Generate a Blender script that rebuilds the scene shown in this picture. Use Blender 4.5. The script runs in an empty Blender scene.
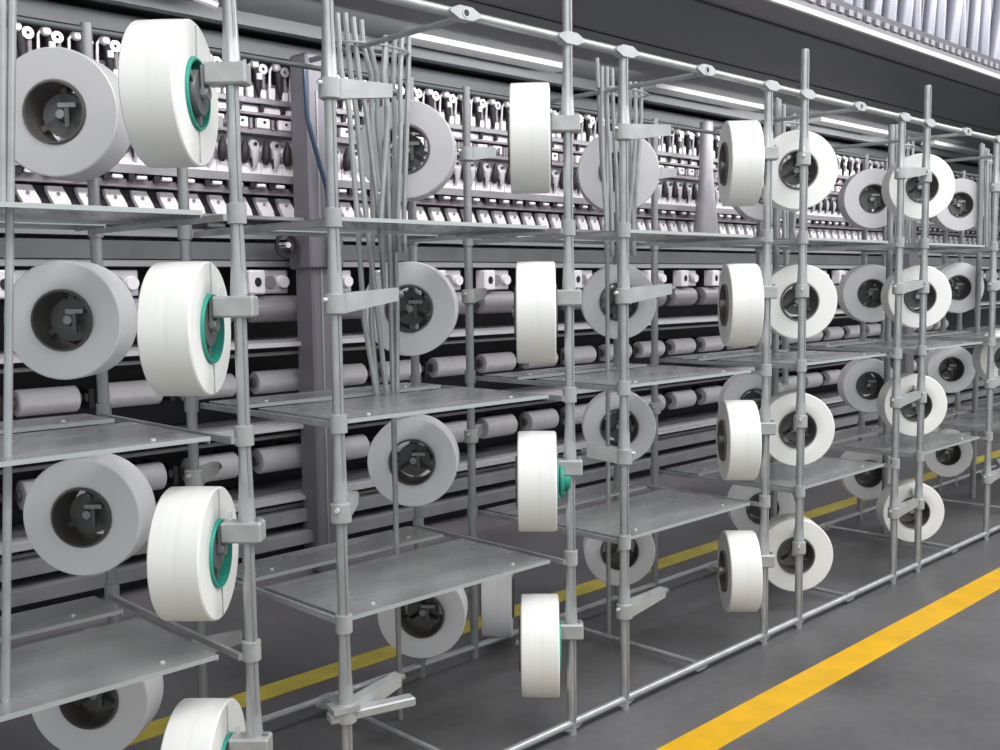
import bpy, bmesh, math, random
from mathutils import Vector, Matrix
random.seed(7)
scene = bpy.context.scene
COL = scene.collection

# ------------------------------------------------------------------ materials
def mat(name, col, rough=.5, metal=0., noise=0., nscale=8., bump=0., stretch=None, emit=0.):
    m = bpy.data.materials.new(name); m.use_nodes = True
    nt = m.node_tree; b = nt.nodes['Principled BSDF']
    b.inputs['Base Color'].default_value = (*col, 1)
    b.inputs['Roughness'].default_value = rough
    b.inputs['Metallic'].default_value = metal
    if emit:
        b.inputs['Emission Color'].default_value = (*col, 1); b.inputs['Emission Strength'].default_value = emit
    if noise or bump:
        tc = nt.nodes.new('ShaderNodeTexCoord'); mp = nt.nodes.new('ShaderNodeMapping')
        nz = nt.nodes.new('ShaderNodeTexNoise'); nz.inputs['Scale'].default_value = nscale
        nz.inputs['Detail'].default_value = 4 if bump or not stretch else .6
        if stretch: mp.inputs['Scale'].default_value = stretch
        nt.links.new(tc.outputs['Object'], mp.inputs['Vector']); nt.links.new(mp.outputs[0], nz.inputs['Vector'])
        if noise:
            cr = nt.nodes.new('ShaderNodeValToRGB')
            cr.color_ramp.elements[0].position = .3; cr.color_ramp.elements[1].position = .7
            lo = [max(0, c*(1-noise)) for c in col]; hi = [min(1, c*(1+noise)) for c in col]
            cr.color_ramp.elements[0].color = (*lo, 1); cr.color_ramp.elements[1].color = (*hi, 1)
            nt.links.new(nz.outputs['Fac'], cr.inputs[0]); nt.links.new(cr.outputs[0], b.inputs['Base Color'])
            mr = nt.nodes.new('ShaderNodeMapRange')
            mr.inputs[3].default_value = max(.05, rough-.1); mr.inputs[4].default_value = min(1, rough+.12)
            nt.links.new(nz.outputs['Fac'], mr.inputs[0]); nt.links.new(mr.outputs[0], b.inputs['Roughness'])
        if bump:
            bp = nt.nodes.new('ShaderNodeBump'); bp.inputs['Strength'].default_value = bump; bp.inputs['Distance'].default_value = .003
            nt.links.new(nz.outputs['Fac'], bp.inputs['Height']); nt.links.new(bp.outputs[0], b.inputs['Normal'])
    return m

M = {}
M['steel'] = mat('galvanised_steel', (.43, .44, .445), .34, .5, .12, 14)
M['steel_dark'] = mat('dull_steel', (.33, .335, .34), .45, .45, .15, 10)
M['cast'] = mat('cast_aluminium', (.42, .43, .425), .42, .3, .1, 20)
M['shelf'] = mat('sheet_steel', (.46, .475, .47), .25, .6, .12, 2.2, 0, (1, 3.5, 1))
M['shelf_edge'] = mat('sheet_edge', (.50, .53, .52), .35, .4)
M['core_green'] = mat('green_paper_tube', (.03, .33, .25), .5)
M['core_grey'] = mat('grey_paper_tube', (.10, .095, .09), .6)
M['core_brown'] = mat('tube_inside', (.13, .115, .10), .7)
M['adapter'] = mat('adapter_plastic', (.14, .14, .14), .4)
M['adapter_green'] = mat('green_adapter', (.06, .22, .17), .45)
M['seam'] = mat('yarn_tail', (.42, .42, .42), .6)
M['chrome'] = mat('bright_fitting', (.72, .70, .73), .22, .5)
M['whitepart'] = mat('white_ceramic', (.80, .77, .79), .35)
M['darkpart'] = mat('dark_fitting', (.010, .008, .010), .6)
M['mauve'] = mat('grey_mauve_paint', (.24, .215, .235), .5, .1, .15, 3)
M['rail_light'] = mat('light_rail', (.60, .59, .61), .3, .3)
M['rail_mid'] = mat('mid_rail', (.27, .27, .28), .45, .2, .15, 5)
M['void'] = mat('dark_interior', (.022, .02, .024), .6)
M['deckdark'] = mat('deck_underside', (.115, .125, .127), .5, .1, .2, .8)
M['decklip'] = mat('deck_lip', (.20, .19, .20), .5, .1)
M['strip'] = mat('pale_strip', (.36, .37, .37), .7)
M['fascia'] = mat('white_edge', (.60, .58, .63), .4)
M['block'] = mat('grey_block', (.28, .27, .30), .5)
M['casing'] = mat('casing_paint', (.075, .07, .085), .5, 0, .3, 2.5, 0, (1, 1, 6))
M['tube'] = mat('pale_tube', (.40, .40, .46), .3, .1)
M['bobbin'] = mat('bobbin_grey_white', (.50, .485, .50), .45, 0, .06, 20)
M['roller'] = mat('grey_roller', (.25, .24, .25), .42, .1, .08, 15)
M['blue'] = mat('blue_cable', (.015, .035, .065), .4)
M['column'] = mat('column_paint', (.145, .14, .155), .45, .1, .1, 2)
M['wallm'] = mat('back_wall', (.14, .13, .15), .7)
M['screw'] = mat('bright_screw', (.8, .8, .8), .3, .4)

def yarn_mat(name, col):
    m = bpy.data.materials.new(name); m.use_nodes = True; nt = m.node_tree; b = nt.nodes['Principled BSDF']
    b.inputs['Roughness'].default_value = .42
    tc = nt.nodes.new('ShaderNodeTexCoord'); sep = nt.nodes.new('ShaderNodeSeparateXYZ')
    nt.links.new(tc.outputs['Object'], sep.inputs[0])
    wv = nt.nodes.new('ShaderNodeTexNoise'); wv.noise_dimensions = '1D'; wv.inputs['Scale'].default_value = 60; wv.inputs['Detail'].default_value = 3
    nt.links.new(sep.outputs['Y'], wv.inputs['W'])
    nz = nt.nodes.new('ShaderNodeTexNoise'); nz.inputs['Scale'].default_value = 5
    nt.links.new(tc.outputs['Object'], nz.inputs['Vector'])
    mx = nt.nodes.new('ShaderNodeMath'); mx.operation = 'ADD'
    nt.links.new(wv.outputs['Fac'], mx.inputs[0]); nt.links.new(nz.outputs['Fac'], mx.inputs[1])
    cr = nt.nodes.new('ShaderNodeValToRGB'); cr.color_ramp.elements[0].position = .6; cr.color_ramp.elements[1].position = 1.4
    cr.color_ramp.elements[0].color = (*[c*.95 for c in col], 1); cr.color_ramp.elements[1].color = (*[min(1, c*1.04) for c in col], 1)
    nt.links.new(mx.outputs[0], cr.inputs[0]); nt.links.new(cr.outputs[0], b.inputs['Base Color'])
    bp = nt.nodes.new('ShaderNodeBump'); bp.inputs['Strength'].default_value = .08; bp.inputs['Distance'].default_value = .002
    nt.links.new(wv.outputs['Fac'], bp.inputs['Height']); nt.links.new(bp.outputs[0], b.inputs['Normal'])
    b.inputs['Subsurface Weight'].default_value = 0
    return m
M['yarn'] = yarn_mat('white_yarn', (.83, .83, .80))
M['yarn_back'] = yarn_mat('lightened_yarn', (.88, .87, .885))  # same white yarn, colour lightened to offset the shade on lower back spools
M['yarn_shade'] = yarn_mat('shade_tinted_yarn', (.60, .59, .605))  # same white yarn, shade of the top back row put into its colour

def floor_mat():
    m = bpy.data.materials.new('sealed_concrete'); m.use_nodes = True; nt = m.node_tree; b = nt.nodes['Principled BSDF']
    tc = nt.nodes.new('ShaderNodeTexCoord')
    n1 = nt.nodes.new('ShaderNodeTexNoise'); n1.inputs['Scale'].default_value = 1.3; n1.inputs['Detail'].default_value = 8
    n2 = nt.nodes.new('ShaderNodeTexNoise'); n2.inputs['Scale'].default_value = 22; n2.inputs['Detail'].default_value = 4
    for n in (n1, n2): nt.links.new(tc.outputs['Object'], n.inputs['Vector'])
    mx = nt.nodes.new('ShaderNodeMath'); mx.operation = 'MULTIPLY_ADD'; mx.inputs[1].default_value = .3
    nt.links.new(n2.outputs['Fac'], mx.inputs[0]); nt.links.new(n1.outputs['Fac'], mx.inputs[2])
    cr = nt.nodes.new('ShaderNodeValToRGB'); cr.color_ramp.elements[0].position = .4; cr.color_ramp.elements[1].position = .9
    cr.color_ramp.elements[0].color = (.074, .075, .078, 1); cr.color_ramp.elements[1].color = (.165, .160, .163, 1)
    nt.links.new(mx.outputs[0], cr.inputs[0]); nt.links.new(cr.outputs[0], b.inputs['Base Color'])
    mr = nt.nodes.new('ShaderNodeMapRange'); mr.inputs[3].default_value = .22; mr.inputs[4].default_value = .5
    nt.links.new(n1.outputs['Fac'], mr.inputs[0]); nt.links.new(mr.outputs[0], b.inputs['Roughness'])
    return m
M['floor'] = floor_mat()
M['yellow'] = mat('yellow_paint', (.76, .42, .008), .45, 0, .10, 9)
M['yellow_far'] = mat('muted_yellow_paint', (.48, .40, .05), .5, 0, .2, 6)  # far line: muting by floor reflection is mixed into the yellow

# ------------------------------------------------------------------ mesh helpers
class MB:
    def __init__(s): s.bm = bmesh.new(); s.mats = []
    def mi(s, m):
        if m not in s.mats: s.mats.append(m)
        return s.mats.index(m)
    def _set(s, faces, m, smooth=False):
        k = s.mi(m)
        for f in faces: f.material_index = k; f.smooth = smooth
    def box(s, x0, x1, y0, y1, z0, z1, m, mtx=None, bev=0):
        vs = [s.bm.verts.new((x, y, z)) for x in (x0, x1) for y in (y0, y1) for z in (z0, z1)]
        idx = [(0,1,3,2),(4,6,7,5),(0,4,5,1),(2,3,7,6),(0,2,6,4),(1,5,7,3)]
        fs = [s.bm.faces.new([vs[i] for i in q]) for q in idx]
        if bev:
            es = list({e for f in fs for e in f.edges})
            r = bmesh.ops.bevel(s.bm, geom=es, offset=bev, segments=1, affect='EDGES')
            allf = set()
            for v in set(r['verts']) | {v for v in vs if v.is_valid}:
                for f in v.link_faces: allf.add(f)
            fs = list(allf); vs = list({v for f in fs for v in f.verts})
        if mtx is not None: bmesh.ops.transform(s.bm, matrix=mtx, verts=vs)
        s._set(fs, m); return s
    def tube(s, pts, r, m, seg=10, cap=True):
        pts = [Vector(p) for p in pts]; n = len(pts)
        rs = r if isinstance(r, (list, tuple)) else [r]*n
        rings = []; ref = None
        for i, p in enumerate(pts):
            t = ((pts[min(i+1, n-1)]-p).normalized() + (p-pts[max(i-1, 0)]).normalized())
            t = t.normalized() if t.length > 1e-6 else Vector((0,0,1))
            if ref is None: ref = Vector((1,0,0)) if abs(t.x) < .8 else Vector((0,0,1))
            a = (ref - t*ref.dot(t)).normalized(); b = t.cross(a); ref = a
            rings.append([s.bm.verts.new(p + (a*math.cos(2*math.pi*k/seg)+b*math.sin(2*math.pi*k/seg))*rs[i]) for k in range(seg)])
        fs = []
        for A, B in zip(rings, rings[1:]):
            for k in range(seg): fs.append(s.bm.faces.new((A[k], A[(k+1)%seg], B[(k+1)%seg], B[k])))
        s._set(fs, m, True)
        if cap: s._set([s.bm.faces.new(rings[0][::-1]), s.bm.faces.new(rings[-1])], m)
        return s
    def lathe(s, prof, m, seg=32, closed=True, mtx=None, smooth=True, axis='Y'):
        """prof: list of (radius, along)"""
        rings = []
        for r_, a_ in prof:
            row = []
            for k in range(seg):
                c, q = r_*math.cos(2*math.pi*k/seg), r_*math.sin(2*math.pi*k/seg)
                p = {'Y': (c, a_, q), 'X': (a_, c, q), 'Z': (c, q, a_)}[axis]
                row.append(s.bm.verts.new(p))
            rings.append(row)
        pr = list(zip(rings, rings[1:])) + ([(rings[-1], rings[0])] if closed else [])
        fs = []
        for A, B in pr:
            for k in range(seg): fs.append(s.bm.faces.new((A[k], A[(k+1)%seg], B[(k+1)%seg], B[k])))
        s._set(fs, m, smooth)
        if not closed:
            if prof[0][0] > 1e-5: s._set([s.bm.faces.new(rings[0][::-1])], m)
            if prof[-1][0] > 1e-5: s._set([s.bm.faces.new(rings[-1])], m)
        if mtx is not None: bmesh.ops.transform(s.bm, matrix=mtx, verts=[v for r in rings for v in r])
        return s
    def poly(s, pts, y0, y1, m):
        """prism of an (x,z) outline between y0 and y1"""
        a = [s.bm.verts.new((x, y0, z)) for x, z in pts]; b = [s.bm.verts.new((x, y1, z)) for x, z in pts]
        n = len(pts); fs = [s.bm.faces.new(a), s.bm.faces.new(b[::-1])]
        for i in range(n): fs.append(s.bm.faces.new((a[i], b[i], b[(i+1)%n], a[(i+1)%n])))
        s._set(fs, m); return s
    def mesh(s, name):
        bmesh.ops.recalc_face_normals(s.bm, faces=s.bm.faces)
        me = bpy.data.meshes.new(name); s.bm.to_mesh(me); s.bm.free()
        for m in s.mats: me.materials.append(m)
        try: me.set_sharp_from_angle(angle=math.radians(35))
        except Exception: pass
        return me
    def obj(s, name, parent=None, loc=(0,0,0), rz=0):
        o = bpy.data.objects.new(name, s.mesh(name)); COL.objects.link(o); o.parent = parent
        o.location = loc; o.rotation_euler = (0, 0, rz); return o

def inst(src, parent, loc, rz=0, name=None, ry=0, rx=0):
    o = bpy.data.objects.new(name or src.name, src); COL.objects.link(o); o.parent = parent
    o.location = loc; o.rotation_euler = (rx, ry, rz); return o
def empty(name, loc=(0,0,0), rz=0):
    o = bpy.data.objects.new(name, None); COL.objects.link(o); o.location = loc
    o.rotation_euler = (0, 0, rz); o.empty_display_size = .05; return o
def tag(o, label, cat, group=None, kind=None):
    o['label'] = label; o['category'] = cat
    if group: o['group'] = group
    if kind: o['kind'] = kind
    return o

# ------------------------------------------------------------------ layout numbers (metres)
PITCH, GAP = 1.2043, .283
def L(k): return 2.5397 + PITCH*k
def R(k): return L(k) + GAP
def E_(k): return L(k) - .4563
K0, K1 = -2, 6
W = .762
ZTOP, ZBOT = 2.28, .034
ARMZ = [2.015, 1.462, .907, .357]
SHZ = [1.69, 1.15, .608]
AX_A = math.radians(43.4)        # local +Y -> (-.687,.727)
AX_B = math.radians(-46.6)       # local +Y -> (.727,.687)

# ------------------------------------------------------------------ setting
fl = MB(); fl.box(-6, 22, -7, 7, -.1, 0, M['floor']); o = fl.obj('floor'); o['kind'] = 'structure'
wb = MB(); wb.box(-6, 22, 5.2, 5.3, 0, 6, M['wallm']); o = wb.obj('wall_back'); o['kind'] = 'structure'
cb = MB(); cb.box(-6, 22, -7, 5.3, 6, 6.1, M['wallm']); o = cb.obj('ceiling'); o['kind'] = 'structure'

l1 = MB(); l1.box(-3, 16, -.42, -.28, .0, .003, M['yellow'])
tag(l1.obj('floor_marking'), 'bright yellow painted line on the grey aisle floor in front of the creel', 'floor line')
l2 = MB(); l2.box(-3, 16, 1.0, 1.12, .0, .003, M['yellow_far'])
tag(l2.obj('floor_marking'), 'dull yellow painted line on the floor between the creel and the machine', 'floor line')

# ------------------------------------------------------------------ creel rack (welded frame and all its fittings)
rack = empty('creel_rack', (0, 0, 0))
tag(rack, 'long galvanised steel creel frame of paired posts holding white yarn packages', 'rack')
XA, XB = -.6, L(K1)+.6

def rail(name, y, z, r, m=None):
    b = MB(); b.tube([(XA, y, z), (XB, y, z)], r, m or M['steel'], 12); return b.obj(name, rack)
rail('top_rail', 0, ZTOP, .0145)
rail('top_rail', W, 2.25, .009, M['deckdark'])
rail('bottom_rail', 0, ZBOT+.004, .0135)
rail('bottom_rail', W, ZBOT+.01, .0135)

def post_mesh(top):
    b = MB()
    prof = [(0, 0, .0), (0, 0, .34)]
    b.tube([(0,0,0), (0,0,top)], .0155, M['steel'], 12)
    b.box(-.0035, .0035, -.0185, -.012, .05, top-.01, M['steel_dark'])
    for z in SHZ: b.tube([(0,0,z-.03), (0,0,z-.028), (0,0,z+.02), (0,0,z+.022)], [.017, .0235, .0235, .017], M['cast'], 12)
    for z in ARMZ: b.tube([(0,0,z+.026), (0,0,z+.03), (0,0,z+.1), (0,0,z+.2)], [.023, .022, .018, .0155], M['steel'], 12)
    return b.mesh('post')
pm_short, pm_tall, pm_back = post_mesh(2.29), post_mesh(2.465), None
b = MB(); b.tube([(0,0,0), (0,0,2.27)], .0165, M['steel_dark'], 12)
for z in SHZ: b.tube([(0,0,z-.03), (0,0,z+.02)], .022, M['steel_dark'], 12)
pm_back = b.mesh('post')
tall = {('L',0), ('R',1), ('R',2), ('R',-1), ('R',-2), ('L',-1)}
for k in range(K0, K1+1):
    for s_, f in (('L', L), ('R', R)):
        inst(pm_tall if (s_, k) in tall else pm_short, rack, (f(k), 0, 0), 0, 'post')
        if k < 5 or s_ == 'L': inst(pm_back, rack, (f(k)-.015, W, 0), 0, 'post')
mb = MB(); mb.tube([(0,0,0), (0,0,2.33)], .0095, M['steel'], 10)
mm = mb.mesh('middle_post')
mb = MB(); mb.tube([(0,0,0), (0,0,2.40)], .018, M['steel_dark'], 10); mm2 = mb.mesh('middle_post')
for x, y, q in ((2.214, .51, mm), (3.355, .51, mm), (4.68, .51, mm2), (5.94, .51, mm2), (7.29, .51, mm2)): inst(q, rack, (x, y, 0), 0, 'middle_post')
mb = MB(); mb.tube([(.884, .1, 2.32), (.846, .1, 1.702), (.78, .1, .608)], .0095, M['steel'], 10); mb.obj('side_rod', rack)
mb = MB(); mb.tube([(.862, .1, 2.32), (.829, .1, 1.690)], .0085, M['steel'], 10); mb.obj('side_rod', rack)

# lugs where posts meet the rails, eyelets between
def lug(hole, low=False):
    b = MB(); w, h = (.050, .016) if low else (.060, .019)
    pts = [(-w, .004), (-.025, h), (.025, h), (w, .004), (w, -.004), (.025, -h), (-.025, -h), (-w, -.004)]
    b.poly(pts, -.008 if low else -.022, .012, M['steel_dark' if low else 'cast'])
    if hole:
        b.lathe([(.010, -.0235), (.0150, -.0235), (.0150, -.02), (.010, -.02)], M['steel'], 16)
        b.lathe([(.0105, -.0228), (.0105, -.021)], M['void'], 16, closed=False)
    return b.mesh('rail_lug')
lg, lge, lgb = lug(False), lug(True), lug(False, True)
for k in range(K0, K1+1):
    for z in (ZTOP, ZBOT+.004):
        for x in (L(k), R(k)): inst(lg if z > 1 else lgb, rack, (x, 0, z if z > 1 else z-.006), 0, 'rail_lug')
        inst(lge if z > 1 else lgb, rack, (E_(k), 0, z if z > 1 else z-.006), 0, 'rail_eyelet' if z > 1 else 'rail_lug')
        if z < 1: inst(lg, rack, (E_(k), W, z), 0, 'rail_lug')
cbm = MB(); cbm.tube([(0, .01, 0), (0, W-.01, .0)], .0095, M['steel'], 8); cross = cbm.mesh('cross_rod')
for k in range(K0, K1+1):
    inst(cross, rack, (E_(k), 0, ZBOT+.004), 0, 'cross_rod'); inst(cross, rack, (E_(k), 0, ZTOP-.01), 0, 'cross_rod')
sbm = MB(); sbm.box(-.006, .006, .0, W, -.022, -.006, M['steel']); side = sbm.mesh('shelf_bearer')
for k in range(K0, K1):
    for z in SHZ:
        inst(side, rack, (R(k)+.02, 0, z), 0, 'shelf_bearer'); inst(side, rack, (L(k+1)-.03, 0, z), 0, 'shelf_bearer')

# clamp box with green/grey plug adapter for packages that hang at the left post of each pair
def clamp_box():
    b = MB()
    b.box(-.027, .027, -.040, .062, -.026, .026, M['cast'], bev=.005)
    b.box(-.018, .018, .062, .07, -.05, .02, M['steel_dark'])
    b.tube([(.01, .045, .026), (.01, .045, .045)], .005, M['screw'], 8)
    b.tube([(.0, -.03, .026), (.0, -.03, .034)], .006, M['steel_dark'], 8)
    return b.mesh('spool_arm')
def plug(mcol=None):
    b = MB(); mc = M['adapter']
    b.lathe([(0.001, -.03), (.016, -.03), (.016, .10), (0.001, .10)], M['steel_dark'], 12, closed=False)
    b.lathe([(.018, -.012), (.052, -.012), (.056, -.004), (.056, .002), (.018, .002)], mc, 20)
    for a in range(3):
        mt = Matrix.Rotation(math.radians(90+120*a), 4, 'Y')
        b.box(.014, .077, -.008, .05, -.008, .008, mc, mt)
    b.lathe([(.018, .05), (.045, .05), (.045, .056), (.018, .056)], mc, 20)
    return b.mesh('adapter')
box_me, plug_me = clamp_box(), plug()
b = MB(); b.lathe([(.001, -.085), (.03, -.085), (.03, -.066), (.058, -.064), (.058, -.052), (.044, -.05), (.044, -.01), (.001, -.01)], M['core_green'], 28, closed=False)
plug_green = b.mesh('adapter')
# tapering arm with collar for the right post of each pair, local +Y is the arm direction
def arm(length):
    b = MB()
    b.tube([(0,0,-.028), (0,0,-.024), (0,0,.024), (0,0,.028)], [.022, .029, .029, .022], M['cast'], 14)
    t = math.tan(math.radians(6))
    pts0 = .017; 
    vs = []
    for y, w, h in ((.02, .018, .026), (length, .013, .018)):
        for sx, sz in ((-1,-1),(1,-1),(1,1),(-1,1)): vs.append(b.bm.verts.new((sx*w, y, sz*h + y*t)))
    fs = [b.bm.faces.new((vs[i], vs[(i+1)%4], vs[4+(i+1)%4], vs[4+i])) for i in range(4)] + [b.bm.faces.new(vs[:4]), b.bm.faces.new(vs[4:])]
    b._set(fs, M['cast'])
    b.lathe([(.001, length), (.012, length), (.012, length+.02), (.001, length+.02)], M['adapter'], 12, closed=False, mtx=Matrix.Translation((0, 0, length*t)))
    b.tube([(.0, -.028, .012), (.0, -.04, .012)], .006, M['screw'], 8)
    return b.mesh('spool_arm')
arm_l, arm_s = arm(.215), arm(.13)
arm_c = arm(.235)
def rz_from_Y(deg): return math.radians(-deg)   # heading measured from +Y towards +X
HEAD_A = -43.4
for k in range(K0, K1+1):
    for i, z in enumerate(ARMZ):
        # left posts
        if k in (-1, 0, 1):
            a = inst(box_me, rack, (L(k), 0, z), AX_A, 'spool_arm')
            inst(plug_green if (k, i) == (0, 2) else plug_me, a, (0, .085, -.043), 0, 'adapter')
        elif k == -2 or k > 1:
            inst(arm_l, rack, (L(k), 0, z), rz_from_Y(95), 'spool_arm')
        # right posts
        if k in (-1, 0):
            hd = {0: (84, 98), 1: (86, 100), 2: (52, -30), 3: (80, 92)}[i][0 if k == -1 else 1]
            inst(arm_s if i == 2 else arm_l, rack, (R(k), 0, z), rz_from_Y(hd), 'spool_arm')
        elif k in (1, 2, 3):
            a = inst(arm_c, rack, (R(k), 0, z), rz_from_Y(60), 'spool_arm')
        else: inst(arm_l, rack, (R(k), 0, z), rz_from_Y(80), 'spool_arm')
        # back posts
        if k <= 5:
            a = inst(arm_s, rack, (L(k)-.015, W, z), rz_from_Y(-135), 'spool_arm')
            inst(arm_s, rack, (R(k)-.015, W, z), rz_from_Y([100, 70, 60, 110][i]), 'spool_arm')
b = MB(); b.box(-.02, .02, -.05, .2, -.013, .013, M['cast'], bev=.004)
b.box(-.03, .03, -.045, .03, .015, .03, M['cast'])
inst(b.mesh('spool_arm'), rack, (R(-1), 0, .40-.05), rz_from_Y(105), 'spool_arm')

# ------------------------------------------------------------------ yarn packages
TH = .124
_cache = {}
def yarn_mesh(D, back=''):
    key = (round(D, 3), back)
    if key in _cache: return _cache[key]
    ro, ri, h = D/2, .0845, TH/2
    prof = [(ri, -h+.003), (ri+.004, -h), ((ri+ro)/2, -h-.0012), (ro-.0035, -h), (ro, -h+.0035), (ro+.0008, 0), (ro, h-.0035), (ro-.0035, h), (ri+.004, h), (ri, h-.003)]
    b = MB(); b.lathe(prof, M[{'': 'yarn', 'low': 'yarn_back', 'top': 'yarn_shade'}[back]], 72)
    _cache[key] = b.mesh('yarn_winding'); return _cache[key]
def core(mrim):
    b = MB(); h = TH/2
    b.lathe([(.0785, -h-.007), (.0835, -h-.007), (.0843, -h-.004), (.0843, -h+.03), (.0785, -h+.03)], M[mrim], 40)
    b.lathe([(.0782, -h+.03), (.0842, -h+.03), (.0842, h+.008), (.0782, h+.008)], M['core_brown'], 40)
    return b.mesh('core_tube')
core_g, core_d = core('core_green'), core('core_grey')
tb = MB(); tb.box(-.0018, .0018, -TH/2-.0035, -TH/2-.001, .088, .16, M['seam'])
tail = tb.mesh('yarn_tail')
inner = MB()
inner.lathe([(.001, -.03), (.012, -.03), (.015, -.02), (.018, .05), (.001, .05)], M['steel_dark'], 16, closed=False)
inner.lathe([(.02, .0), (.060, .0), (.060, .006), (.02, .006)], M['adapter'], 28)
for a in range(3):
    inner.box(.02, .0765, .0, .04, -.008, .008, M['adapter'], Matrix.Rotation(math.radians(30+120*a), 4, 'Y'))
inner.box(-.005, .045, -.03, -.02, .018, .03, M['steel_dark']); inner.box(.012, .024, -.028, -.018, -.035, .02, M['adapter'])
chuck = inner.mesh('adapter')

rowname = ['top', 'second', 'third', 'bottom']
def package(x, y, z, D, axis, label, group, kind, green=True):
    t = empty('yarn_package', (x, y, z), axis)
    tag(t, label, 'yarn spool', group)
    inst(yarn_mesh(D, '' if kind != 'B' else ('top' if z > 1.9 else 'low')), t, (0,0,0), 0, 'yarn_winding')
    inst(core_g if kind == 'A' and green else core_d, t, (0,0,0), 0, 'core_tube')
    if kind == 'A': (inst(tail, t, (0,0,0), 0, 'yarn_tail'), inst(tail, t, (0,0,0), 0, 'yarn_tail', ry=math.pi))
    else: inst(chuck, t, (0,0,0), 0, 'adapter')
    return t

A = {-1: [(1.234,.107,1.970,.342), (1.246,.100,1.409,.327), (1.246,.100,.851,.330), (1.245,.096,.298,.336)],
      0: [(2.457,.088,1.971,.346), (2.466,.078,1.415,.329), (2.465,.079,.861,.329), (2.468,.076,.306,.334)],
      1: [(3.668,.080,1.977,.337), (3.671,.077,1.412,.333), (3.668,.080,.859,.328), (3.674,.074,.311,.332)]}
whereA = {-1: 'on the nearest left post, green core rim', 0: 'seen edge-on left of the central posts', 1: 'left of the third post pair'}
look = {-1: 'big white yarn package', 0: 'white yarn package', 1: 'white yarn package'}
for k in A:
    for i, (x, y, z, D) in enumerate(A[k]):
        # A packages: the clamp is on the local -Y side of the spool
        package(x, y, z, D, AX_A, f'{look[k]} {whereA[k]}, {rowname[i]} of four', 'white yarn packages hung side-on at the front posts', 'A', not (k == 0 and i < 2) and k != 1)
C = {1: [(4.220,.15,1.990,.344), (4.245,.15,1.415,.332), (4.242,.15,.843,.330), (4.240,.15,.268,.334)],
     2: [(5.485,.15,1.989,.342), (5.489,.15,1.415,.332), (5.469,.15,.840,.330), (5.473,.15,.262,.324)],
     3: [(6.783,.15,1.99,.34), (6.783,.15,1.415,.34), (6.783,.15,1.014,.343), (6.783,.15,.26,.34)]}
whereC = {1: 'facing the aisle at the third post pair', 2: 'facing the aisle at the fourth post pair', 3: 'cut off by the right edge of the photo'}
for k in C:
    for i, (x, y, z, D) in enumerate(C[k]):
        if k == 3 and i != 2: continue
        lab = f'white ring-shaped yarn package {whereC[k]}' + ('' if k == 3 else f', {rowname[i]} of four')
        package(x, y, z, D, AX_B, lab, 'white yarn packages facing the aisle', 'C')
Bz = [1.985, 1.425, .873, .318]
Bx = {-1: 1.189, 0: 2.425, 1: 3.61, 2: 4.80, 3: 6.03, 4: 7.24}
BD = {-1: (.345,.326,.334,.345), 0: (.343,.336,.325,.325), 1: (.35,.325,.32,.315), 2: (.34,)*4, 3: (.352,.345,.325,.32), 4: (.352,.345,.325,.33)}
whereB = {-1: 'behind the nearest big white spools', 0: 'right of the nearest rod bundle',
          1: 'behind the central front posts', 2: 'mostly hidden behind the third post pair',
          3: 'left of the fourth post pair', 4: 'farthest right in the back row'}
for k in Bx:
    for i, z in enumerate(Bz):
        x = Bx[k]
        if k == 2 and i == 2: x = 4.72
        if k == 4: x = (7.277, 7.278, 7.193, 7.176)[i]
        if k == 0 and i == 3: z = .30; x = 2.455
        if k == -1: x += (.015, .008, .035, .03)[i]
        if k == 3: x -= .03
        zz = z + {(4, 0): .02, (4, 1): .02, (4, 2): .02, (3, 3): .02, (-1, 3): .03}.get((k, i), 0)
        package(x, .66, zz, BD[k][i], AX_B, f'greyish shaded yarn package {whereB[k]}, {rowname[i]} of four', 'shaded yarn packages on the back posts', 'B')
package(3.00, .82, .195, .33, AX_A, 'pale yarn package seen edge-on under the lowest shelf beyond the back rail', None, 'B')
b = MB(); b.tube([(2.805, W, .34), (2.86, .90, .34), (2.90, .92, .22), (2.94,.88,.195)], .012, M['steel_dark'], 8)
b.obj('spool_arm', rack)

# ------------------------------------------------------------------ shelves
def shelf(w, y0, y1, front):
    b = MB()
    b.box(0, w, y0, y1, -.004, 0, M['shelf'])
    b.box(0, w, y0-.003, y0, -.0095, .0015, M['shelf_edge'])
    b.box(0, w, y1, y1+.002, -.012, .0, M['shelf'])
    b.box(0, .003, y0, y1, -.016, -.004, M['shelf']); b.box(w-.003, w, y0, y1, -.016, -.004, M['shelf'])
    for px in (.12, w-.12):
        for py in (y0+.05,): b.tube([(px, py, 0), (px, py, .004)], .006, M['screw'], 8)
    return b.mesh('shelf_panel')
sw = PITCH-GAP-.115
sf, sb = shelf(sw, .02, .445, True), shelf(sw, .545, .735, False)
bay = {-2: 'leftmost bay', -1: 'bay right of the nearest post pair', 0: 'bay right of the central posts', 1: 'fourth bay, right of the third post pair', 2: 'fifth bay, right of the fourth post pair', 3: 'farthest bay at the right edge', 4: 'far bay past the right edge', 5: 'last far bay'}
lev = ['highest', 'middle', 'lowest']
for k in range(K0, K1-1):
    for i, z in enumerate(SHZ):
        tag(inst(sf, None, (R(k)+.033, 0, z), 0, 'metal_shelf'), f'wide front metal shelf, {lev[i]} level, {bay[k]}', 'shelf', 'front shelf panels of the creel')
        tag(inst(sb, None, (R(k)+.033, 0, z), 0, 'metal_shelf'), f'narrow rear metal shelf, {lev[i]} level, {bay[k]}', 'shelf', 'rear shelf panels of the creel')

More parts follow.
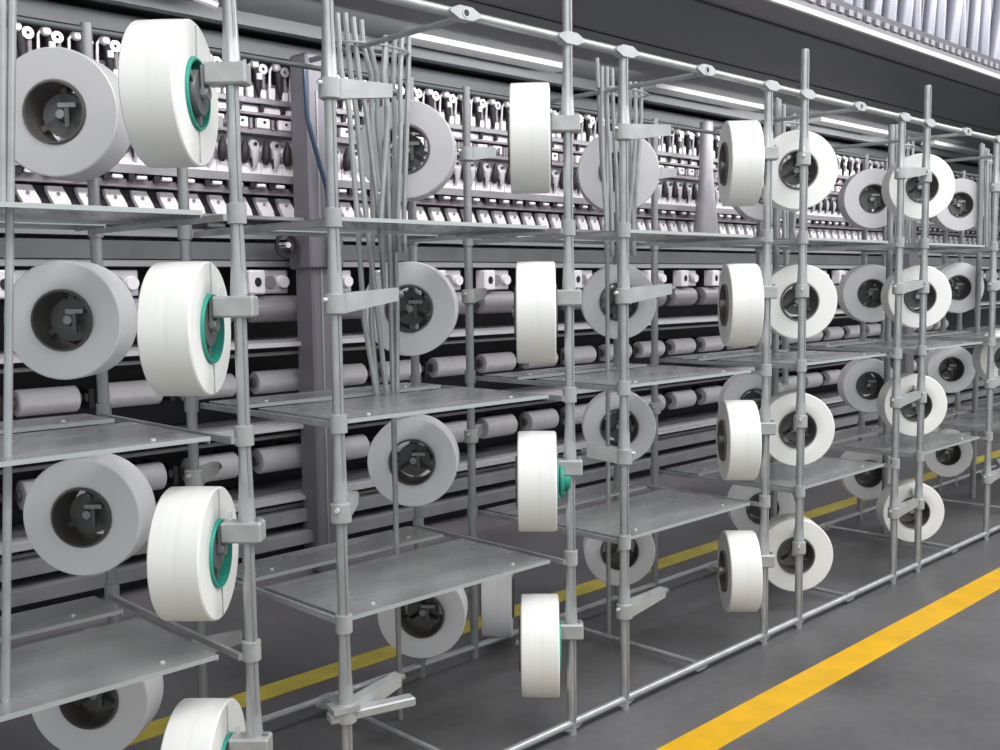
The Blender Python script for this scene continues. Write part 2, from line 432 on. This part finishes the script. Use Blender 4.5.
# ------------------------------------------------------------------ baskets of bent guide rods hanging in the middle of the creel
def basket(off, rods, hoop, label):
    t = empty('rod_bundle', (off, .5, 1.1)); tag(t, label, 'rods', 'bundles of guide rods in the creel')
    for pts in rods:
        b = MB(); b.tube([(x-off, y-.5, z-1.1) for x, y, z in pts], .0088, M['steel'], 8); b.obj('guide_rod', t)
    cx, cy, cz, r = hoop; b = MB()
    b.tube([(cx-off+r*math.cos(a*math.pi/12), cy-.5+.45*r*math.sin(a*math.pi/12), cz-1.1) for a in range(25)], .0045, M['steel'], 6)
    b.obj('hoop', t)
RODS1 = [[(1.992, 0.47, 2.357), (2.001, 0.47, 2.185), (2.029, 0.47, 2.064), (2.05, 0.47, 1.736), (2.068, 0.47, 1.398), (2.114, 0.47, 1.14)], [(2.045, 0.5, 2.372), (2.059, 0.5, 2.197), (2.079, 0.5, 2.073), (2.109, 0.5, 1.739), (2.149, 0.5, 1.395), (2.179, 0.5, 1.135)], [(2.053, 0.47, 2.355), (2.071, 0.47, 2.178), (2.096, 0.47, 2.071), (2.139, 0.47, 1.739), (2.152, 0.47, 1.462)], [(2.123, 0.52, 2.367), (2.129, 0.52, 2.289), (2.159, 0.52, 2.197), (2.153, 0.52, 1.742), (2.135, 0.52, 1.395), (2.157, 0.52, 1.132)], [(2.181, 0.55, 2.301), (2.207, 0.55, 2.208), (2.203, 0.55, 2.06), (2.232, 0.55, 1.747)], [(2.156, 0.44, 2.279), (2.145, 0.44, 2.183), (2.162, 0.44, 2.075), (2.124, 0.44, 1.737)], [(2.247, 0.5, 2.338), (2.234, 0.5, 2.187), (2.239, 0.5, 2.058), (2.226, 0.5, 1.744), (2.231, 0.5, 1.46), (2.222, 0.5, 1.135)], [(2.252, 0.47, 2.34), (2.239, 0.47, 2.184), (2.24, 0.47, 2.054), (2.219, 0.47, 1.742)], [(2.307, 0.5, 2.358), (2.299, 0.5, 2.196), (2.291, 0.5, 2.063), (2.269, 0.5, 1.745)]]
RODS2 = [[(3.278, 0.47, 2.365), (3.277, 0.47, 2.157), (3.282, 0.47, 1.976), (3.299, 0.47, 1.762)], [(3.346, 0.5, 2.379), (3.345, 0.5, 2.208), (3.363, 0.5, 1.985), (3.374, 0.5, 1.762)], [(3.402, 0.52, 2.385), (3.408, 0.52, 2.217), (3.426, 0.52, 1.991), (3.438, 0.52, 1.728), (3.45, 0.52, 1.436), (3.442, 0.52, 1.099)], [(3.307, 0.52, 2.412), (3.324, 0.52, 2.168), (3.336, 0.52, 1.984), (3.398, 0.52, 1.686)], [(3.495, 0.5, 2.338), (3.488, 0.5, 2.141), (3.494, 0.5, 1.936), (3.513, 0.5, 1.762)], [(3.49, 0.47, 2.333), (3.496, 0.47, 2.138), (3.475, 0.47, 1.932), (3.442, 0.47, 1.759)], [(3.608, 0.53, 2.356), (3.608, 0.53, 2.197), (3.573, 0.53, 1.943), (3.559, 0.53, 1.765)]]
for rr in (RODS1, RODS2):
    for q in rr:
        if q[-1][2] > 1.4: q.append((q[-1][0], q[-1][1], 1.62))
basket(2.15, RODS1, (2.15, .5, 2.275, .145), 'nearest bundle of bent grey guide rods, hanging right of the nearest post pair')
basket(3.45, RODS2, (3.45, .5, 2.29, .145), 'bundle of thin grey guide rods around the central post')
for dx, lab in ((1.33, 'bundle of grey guide rods behind the third pair of posts'), (2.66, 'bundle of grey guide rods behind the fourth pair of posts'), (3.95, 'farthest bundle of grey guide rods near the right edge')):
    basket(3.45+dx, [[(3.45+dx+(x-3.45)*.62, y, z) for x, y, z in q if z > 1.72]+[(3.45+dx+(q[0][0]-3.45)*.5, q[0][1], 1.69)] for q in RODS2], (3.45+dx, .5, 2.29, .09), lab)

# ------------------------------------------------------------------ texturing machine behind the creel
MX0, MX1 = -.5, 17.
mach = empty('texturing_machine', (3, 2.5, 0)); tag(mach, 'long grey yarn texturing machine with rows of bright guides and rollers behind the creel', 'machine')
def part(b, name): o = b.obj(name, mach, (-3, -2.5, 0)); return o
def beam(name, y0, y1, z0, z1, m):
    b = MB(); b.box(MX0, MX1, y0, y1, z0, z1, m); return part(b, name)
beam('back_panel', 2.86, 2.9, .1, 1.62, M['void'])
beam('back_panel', 2.80, 2.84, 1.62, 2.62, M['mauve'])
beam('top_beam', 2.45, 2.9, 2.685, 2.765, M['deckdark'])
beam('top_rail', 2.46, 2.56, 2.445, 2.470, M['rail_mid'])
beam('guide_rail', 2.50, 2.60, 2.405, 2.440, M['whitepart'])
beam('guide_rail', 2.48, 2.58, 2.388, 2.400, M['mauve'])
beam('guide_rail', 2.47, 2.60, 2.292, 2.318, M['mauve'])
beam('plate_rail', 2.56, 2.60, 2.09, 2.29, M['rail_light'])
beam('guide_rail', 2.44, 2.60, 2.045, 2.085, M['rail_mid'])
beam('guide_rail', 2.47, 2.60, 1.985, 2.02, M['mauve'])
beam('plate_rail', 2.54, 2.60, 1.87, 1.975, M['void'])
beam('trough', 2.30, 2.60, 1.845, 1.862, M['rail_mid'])
beam('trough', 2.50, 2.60, 1.80, 1.845, M['mauve'])
beam('light_rail', 2.44, 2.56, 1.755, 1.795, M['rail_light'])
beam('beam', 2.47, 2.75, 1.65, 1.735, M['rail_mid'])
beam('beam', 2.49, 2.75, 1.615, 1.645, M['rail_light'])
for z0 in (1.20, .765, .385):
    beam('light_rail', 2.36, 2.44, z0, z0+.022, M['rail_light'])
    beam('tray', 2.44, 2.74, z0+.02, z0+.034, M['rail_mid'])
    beam('light_rail', 2.42, 2.46, z0-.045, z0-.028, M['rail_mid'])
beam('lower_beam', 2.35, 2.5, .27, .335, M['rail_mid'])
beam('lower_beam', 2.30, 2.5, .165, .225, M['rail_mid'])
beam('plinth', 2.32, 2.9, .0, .10, M['mauve'])
beam('lower_beam', 2.42, 2.5, .10, .165, M['void'])
# frame columns
for j, x in enumerate((-.40, 3.09, 10.1, 13.6)):
    b = MB(); b.box(x, x+.165, 2.24, 2.40, .0, 2.69, M['column'], bev=.012)
    b.box(x+.05, x+.06, 2.235, 2.24, .1, 2.5, M['rail_mid'])
    b.box(x-.02, x+.19, 2.22, 2.42, 1.60, 1.80, M['column'], bev=.01)
    part(b, 'column')
b = MB()
for x in (6.62,):
    b.tube([(x+.08, 2.3, 2.70), (x+.08, 2.3, 2.3), (x+.08, 2.3, 2.0), (x+.08, 2.3, 1.86)], [.05, .055, .085, .10], M['rail_mid'], 16)
part(b, 'yarn_duct')
b = MB(); b.tube([(3.05, 2.2, 2.6), (3.06, 2.2, 2.35), (3.12, 2.2, 2.15), (3.17, 2.2, 2.0), (3.18, 2.2, 1.8), (3.17, 2.2, 1.6)], .014, M['blue'], 8)
part(b, 'cable')
b = MB(); b.lathe([(.05, -.008), (.066, -.008), (.066, .008), (.05, .008)], M['darkpart'], 20, mtx=Matrix.Translation((2.98, 2.3, 1.72)))
for a in range(3): b.box(-.004, .004, -.006, .006, 0, .055, M['darkpart'], Matrix.Translation((2.98, 2.3, 1.72)) @ Matrix.Rotation(a*2.09+.4, 4, 'Y'))
b.lathe([(.0, -.02), (.015, -.02), (.015, .06), (.0, .06)], M['chrome'], 10, closed=False, mtx=Matrix.Translation((2.98, 2.3, 1.72)))
part(b, 'hand_wheel')

def addunits(name, me_list, x0, pitch, y, z, jit=0, maxn=100, skip=()):
    n = 0; x = x0
    while x < MX1-.2 and n < maxn:
        if not any(a < x < c for a, c in skip):
            o = inst(me_list[n % len(me_list)], mach, (x-3+random.uniform(-jit, jit), y-2.5, z), random.uniform(-jit, jit)*6, name)
            n += 1
        x += pitch
# top guides: bright knob on a bracket with a dark cone below
def guide_unit(v):
    b = MB()
    b.lathe([(.0,-.02), (.016,-.018), (.024,-.006), (.024,.006), (.016,.018), (.0,.02)], M['chrome'], 14, closed=False, mtx=Matrix.Translation((-.018, -.03, .165)))
    b.lathe([(.008,-.004), (.026,-.004), (.026,.004), (.008,.004)], M['chrome'], 16, mtx=Matrix.Translation((.028, -.035, .145)))
    b.tube([(-.045, 0, .03), (-.045, -.01, .15), (-.03, -.02, .175)], .008, M['rail_light'], 8)
    b.tube([(.005, -.01, .14), (.01, -.012, .05), (.012, -.012, .005)], [.024, .017, .004], M['darkpart'], 12)
    b.tube([(.045, 0, .13), (.044, -.01, .04)], [.013, .008], M['mauve'], 8)
    b.box(-.055, -.02, -.02, .01, .0, .06, M['whitepart'], bev=.004)
    b.box(.022, .055, -.02, .01, -.0, .045, M['whitepart'], bev=.004)
    if v: b.box(-.01, .015, -.045, -.03, .09, .12, M['whitepart'])
    return b.mesh('yarn_guide')
addunits('yarn_guide', [guide_unit(0), guide_unit(1)], 1.0, .13, 2.5, 2.475, .004)
b = MB(); b.box(-.046, .03, -.03, .0, -.026, .026, M['whitepart'], bev=.005); b.box(.036, .05, -.035, .0, -.03, .022, M['mauve']); b.tube([(-.006,-.036,.006),(-.006,-.028,.006)], .007, M['darkpart'], 8); b.box(-.02, .0, -.02, 0, .06, .1, M['darkpart'])
addunits('ceramic_eyelet', [b.mesh('ceramic_eyelet')], 1.03, .13, 2.49, 2.345, .002)
def gear_unit():
    b = MB()
    b.box(-.06, .062, -.004, .02, .002, .06, M['whitepart'])
    b.lathe([(.0,-.014), (.026,-.014), (.034,-.004), (.034, .0), (.0, .0)], M['chrome'], 18, closed=False, mtx=Matrix.Translation((.02, -.01, .14)))
    b.tube([(.02, -.012, .12), (.02, -.014, .07), (.015, -.01, .02)], [.03, .024, .008], M['chrome'], 12)
    b.lathe([(.0,-.006), (.01,-.006), (.01,.0), (.0,.0)], M['darkpart'], 10, closed=False, mtx=Matrix.Translation((.022, -.026, .15)))
    b.tube([(-.035, -.02, .175), (-.037, -.022, .13), (-.04, -.022, .08), (-.043, -.02, .05)], [.006, .022, .024, .012], M['darkpart'], 10)
    b.tube([(.0, -.02, .08), (.0, -.02, .03)], [.009, .004], M['darkpart'], 8)
    return b.mesh('false_twist_unit')
addunits('false_twist_unit', [gear_unit()], 1.0, .127, 2.5, 2.09, .002)
b = MB(); b.box(-.02, .03, -.03, .0, -.012, .006, M['whitepart'], bev=.004); b.box(-.06, -.03, -.025, 0, -.02, .02, M['darkpart'])
addunits('stop_pin', [b.mesh('stop_pin')], 1.02, .127, 2.47, 2.03, .012)
b = MB(); b.poly([(-.018, .0), (.055, .0), (.048, .03), (.012, .094), (-.058, .094), (-.05, .06)], -.03, .0, M['whitepart'])
b.tube([(-.008,-.034,.06),(-.005,-.028,.06)], .009, M['mauve'], 8)
addunits('yarn_cutter', [b.mesh('yarn_cutter')], 1.0, .133, 2.54, 1.878, .002)
b = MB(); b.box(-.05, .045, -.03, .0, .0, .028, M['rail_light'], bev=.006); b.tube([(.07,-.01,.0),(.07,-.01,.03)], .016, M['darkpart'], 8)
addunits('pipe_clip', [b.mesh('pipe_clip')], 1.0, .21, 2.5, 1.806, .03)
# white housings with dark openings above the first roller row
b = MB(); b.box(-.14, -.045, -.07, .02, -.062, .062, M['whitepart'], bev=.008); b.lathe([(.0,-.003), (.024,-.003), (.024,.0), (.0,.0)], M['darkpart'], 18, closed=False, mtx=Matrix.Translation((-.092, -.07, .0)) @ Matrix.Scale(.8, 4, (1,0,0)))
b.box(-.035, .12, -.02, .05, -.06, .062, M['rail_light'], bev=.006); b.lathe([(.0,-.006), (.034,-.006), (.034,.0), (.0,.0)], M['mauve'], 18, closed=False, mtx=Matrix.Translation((.01, -.02, .0)))
b.lathe([(.0,-.02),(.03,-.02),(.034,-.01),(.034,.03),(.0,.03)], M['whitepart'], 16, closed=False, mtx=Matrix.Translation((.08, -.03, .0)))
addunits('roller_housing', [b.mesh('roller_housing')], 1.32, .415, 2.5, 1.535, 0)

# bobbins: three rows of countable cylinders on the machine
def bobbin_mesh(r, ln, m, core=True):
    b = MB(); h = ln/2
    b.lathe([(.026, -h), (r-.006, -h), (r, -h+.006), (r, h-.006), (r-.006, h), (.026, h)], m, 28, axis='X')
    if core: b.lathe([(.001, -h-.018), (.026, -h-.018), (.026, h+.018), (.001, h+.018)], M['core_grey'], 14, closed=False, axis='X')
    return b.mesh('winding')
rows = [('grey take-up roller', 'upper', 1.395, .070, .285, 'roller', 1.415), ('pale yarn bobbin', 'middle', 1.012, .060, .27, 'bobbin', 1.42), ('pale yarn bobbin', 'lower', .600, .068, .265, 'bobbin', 1.42)]
ordn = ['first', 'second', 'third', 'fourth', 'fifth', 'sixth', 'seventh', 'eighth', 'ninth', 'tenth', 'eleventh', 'twelfth', 'thirteenth', 'fourteenth', 'fifteenth', 'sixteenth', 'seventeenth', 'eighteenth', 'nineteenth', 'twentieth', 'twenty-first', 'twenty-second', 'twenty-third', 'twenty-fourth', 'twenty-fifth', 'twenty-sixth', 'twenty-seventh', 'twenty-eighth', 'twenty-ninth', 'thirtieth']
for lab, rn, z, r, ln, mk, x0 in rows:
    me = bobbin_mesh(r, ln, M[mk])
    for i in range(26):
        x = x0 + .4*i + (.03 if i > 4 else 0)
        o = inst(me, None, (x, 2.5, z), 0, 'take_up_roller' if mk == 'roller' else 'yarn_bobbin')
        tag(o, f'{lab} in the {rn} machine row, {ordn[i]} from the left', 'roller' if mk == 'roller' else 'bobbin', f'{rn} row of cylinders on the machine')
b = MB(); b.box(-.012, .012, -.03, .30, -.05, .04, M['darkpart']); b.lathe([(.001, -.014), (.02, -.014), (.02, .014), (.001, .014)], M['rail_mid'], 12, closed=False, axis='X')
cradle = b.mesh('bobbin_cradle')
for z in (1.395, 1.012, .60):
    for i in range(27): inst(cradle, mach, (1.215+.4*i+(.03 if i > 5 else 0)-3, 0, z), 0, 'bobbin_cradle')

# ------------------------------------------------------------------ overhead platform with yarn tubes on it
plat = empty('overhead_platform', (3, 1.8, 2.8)); tag(plat, 'dark overhead platform running above the creel with a pale edge strip', 'platform')
def pp(b, name): return b.obj(name, plat, (-3, -1.8, -2.8))
b = MB(); b.box(-3, 20, .60, 3.4, 2.80, 2.86, M['deckdark']); pp(b, 'deck')
b = MB(); b.box(-3, 20, .395, .60, 2.80, 2.86, M['decklip']); b.box(-3, 20, .592, .606, 2.792, 2.80, M['void']); pp(b, 'edge_plate')
b = MB(); b.box(-3, 20, .375, .395, 2.80, 2.826, M['fascia']); pp(b, 'edge_strip')
b = MB(); b.box(-3, 20, .40, .42, 2.86, 2.93, M['casing'])
x = 2.
while x < 12: b.box(x, x+.05, .385, .40, 2.865, 2.895, M['block']); x += .085+random.random()*.03
pp(b, 'perforated_rail')
for x0, x1 in ((3.5, 4.74), (5.58, 6.9), (7.75, 9.1), (9.9, 11.1), (1.5, 2.45)):
    y = 1.93 if x0 > 2 else 2.6
    b = MB(); b.box(x0, x1, y, y+.13, 2.77, 2.80, M['strip']); pp(b, 'light_strip')
b = MB(); b.box(-3, 20, 2.16, 2.22, 2.74, 2.80, M['deckdark']); pp(b, 'cross_beam')
b = MB(); b.box(-3, 20, 1.3, 1.31, 2.795, 2.80, M['void']); pp(b, 'panel_joint')
b = MB()
b.tube([(2.05, 2.0, 2.76), (2.3, 1.95, 2.77), (2.45, 2.0, 2.76)], .022, M['rail_mid'], 8)
pp(b, 'pipe_fitting')

def tube_mesh(r, bend):
    b = MB(); b.tube([(0,0,0), (0,0,.06), (bend*.3,0,.4), (bend,.0,1.1)], [r*.7, r, r, r*.85], M['tube'], 12); return b.mesh('yarn_tube')
tmes = [tube_mesh(.042, .03), tube_mesh(.036, .09), tube_mesh(.03, -.05), tube_mesh(.045, .12)]
n = 0
for row, y in ((0, .50), (1, .70)):
    x = 4.45 + row*.09
    cnt = 0
    while x < 8.6:
        o = inst(tmes[(n*7+row) % 4], None, (x, y, 2.86), 0, 'yarn_tube', ry=random.uniform(-.05, .16))
        tag(o, f'pale tube on the overhead platform, {ordn[cnt]} from left in the {"front" if row == 0 else "rear"} row', 'tube', 'pale tubes standing on the overhead platform')
        x += .145+random.uniform(0, .05); n += 1; cnt += 1
# machinery casing on the platform behind the tubes
b = MB(); b.box(-3, 20, .95, 2.2, 2.86, 4.4, M['casing']); o = b.obj('heater_casing'); tag(o, 'long grey-mauve casing on the platform behind the pale tubes', 'casing')

# ------------------------------------------------------------------ lights, world, camera
def area(name, loc, size, sy, power, rot, col=(1, 1, 1)):
    d = bpy.data.lights.new(name, 'AREA'); d.shape = 'RECTANGLE'; d.size = size; d.size_y = sy; d.energy = power; d.color = col
    o = bpy.data.objects.new(name, d); COL.objects.link(o); o.location = loc; o.rotation_euler = rot; return o
for x in (0.5, 5.5, 10.5):
    area('aisle_lamp', (x, -2.6, 4.6), 4.6, 1.8, 170, (math.radians(28), 0, 0))
for x in (3, 8):
    area('machine_lamp', (x, 1.70, 2.72), 4.5, .10, 46, (math.radians(44), 0, 0), (1, .96, 1))
area('far_lamp', (8, -1.5, 5.2), 14, 1.5, 130, (math.radians(40), 0, 0), (.95, .95, 1))
w = bpy.data.worlds.new('hall'); scene.world = w; w.use_nodes = True
w.node_tree.nodes['Background'].inputs[0].default_value = (.80, .84, .86, 1); w.node_tree.nodes['Background'].inputs[1].default_value = 1.05

cam = bpy.data.cameras.new('camera'); co = bpy.data.objects.new('camera', cam); COL.objects.link(co)
r_, u_, f_ = Vector((.7108, -.7032, -.0128)), Vector((.07, .0527, .9962)), Vector((.6999, .709, -.0867))
m = Matrix((( r_.x, u_.x, -f_.x, 0), (r_.y, u_.y, -f_.y, -2.2505), (r_.z, u_.z, -f_.z, 1.5081), (0, 0, 0, 1)))
co.matrix_world = m; cam.sensor_width = 36; cam.lens = 37.515; cam.clip_start = .05
scene.camera = co
scene.view_settings.view_transform = 'Standard'; scene.view_settings.look = 'None'; scene.view_settings.exposure = 0
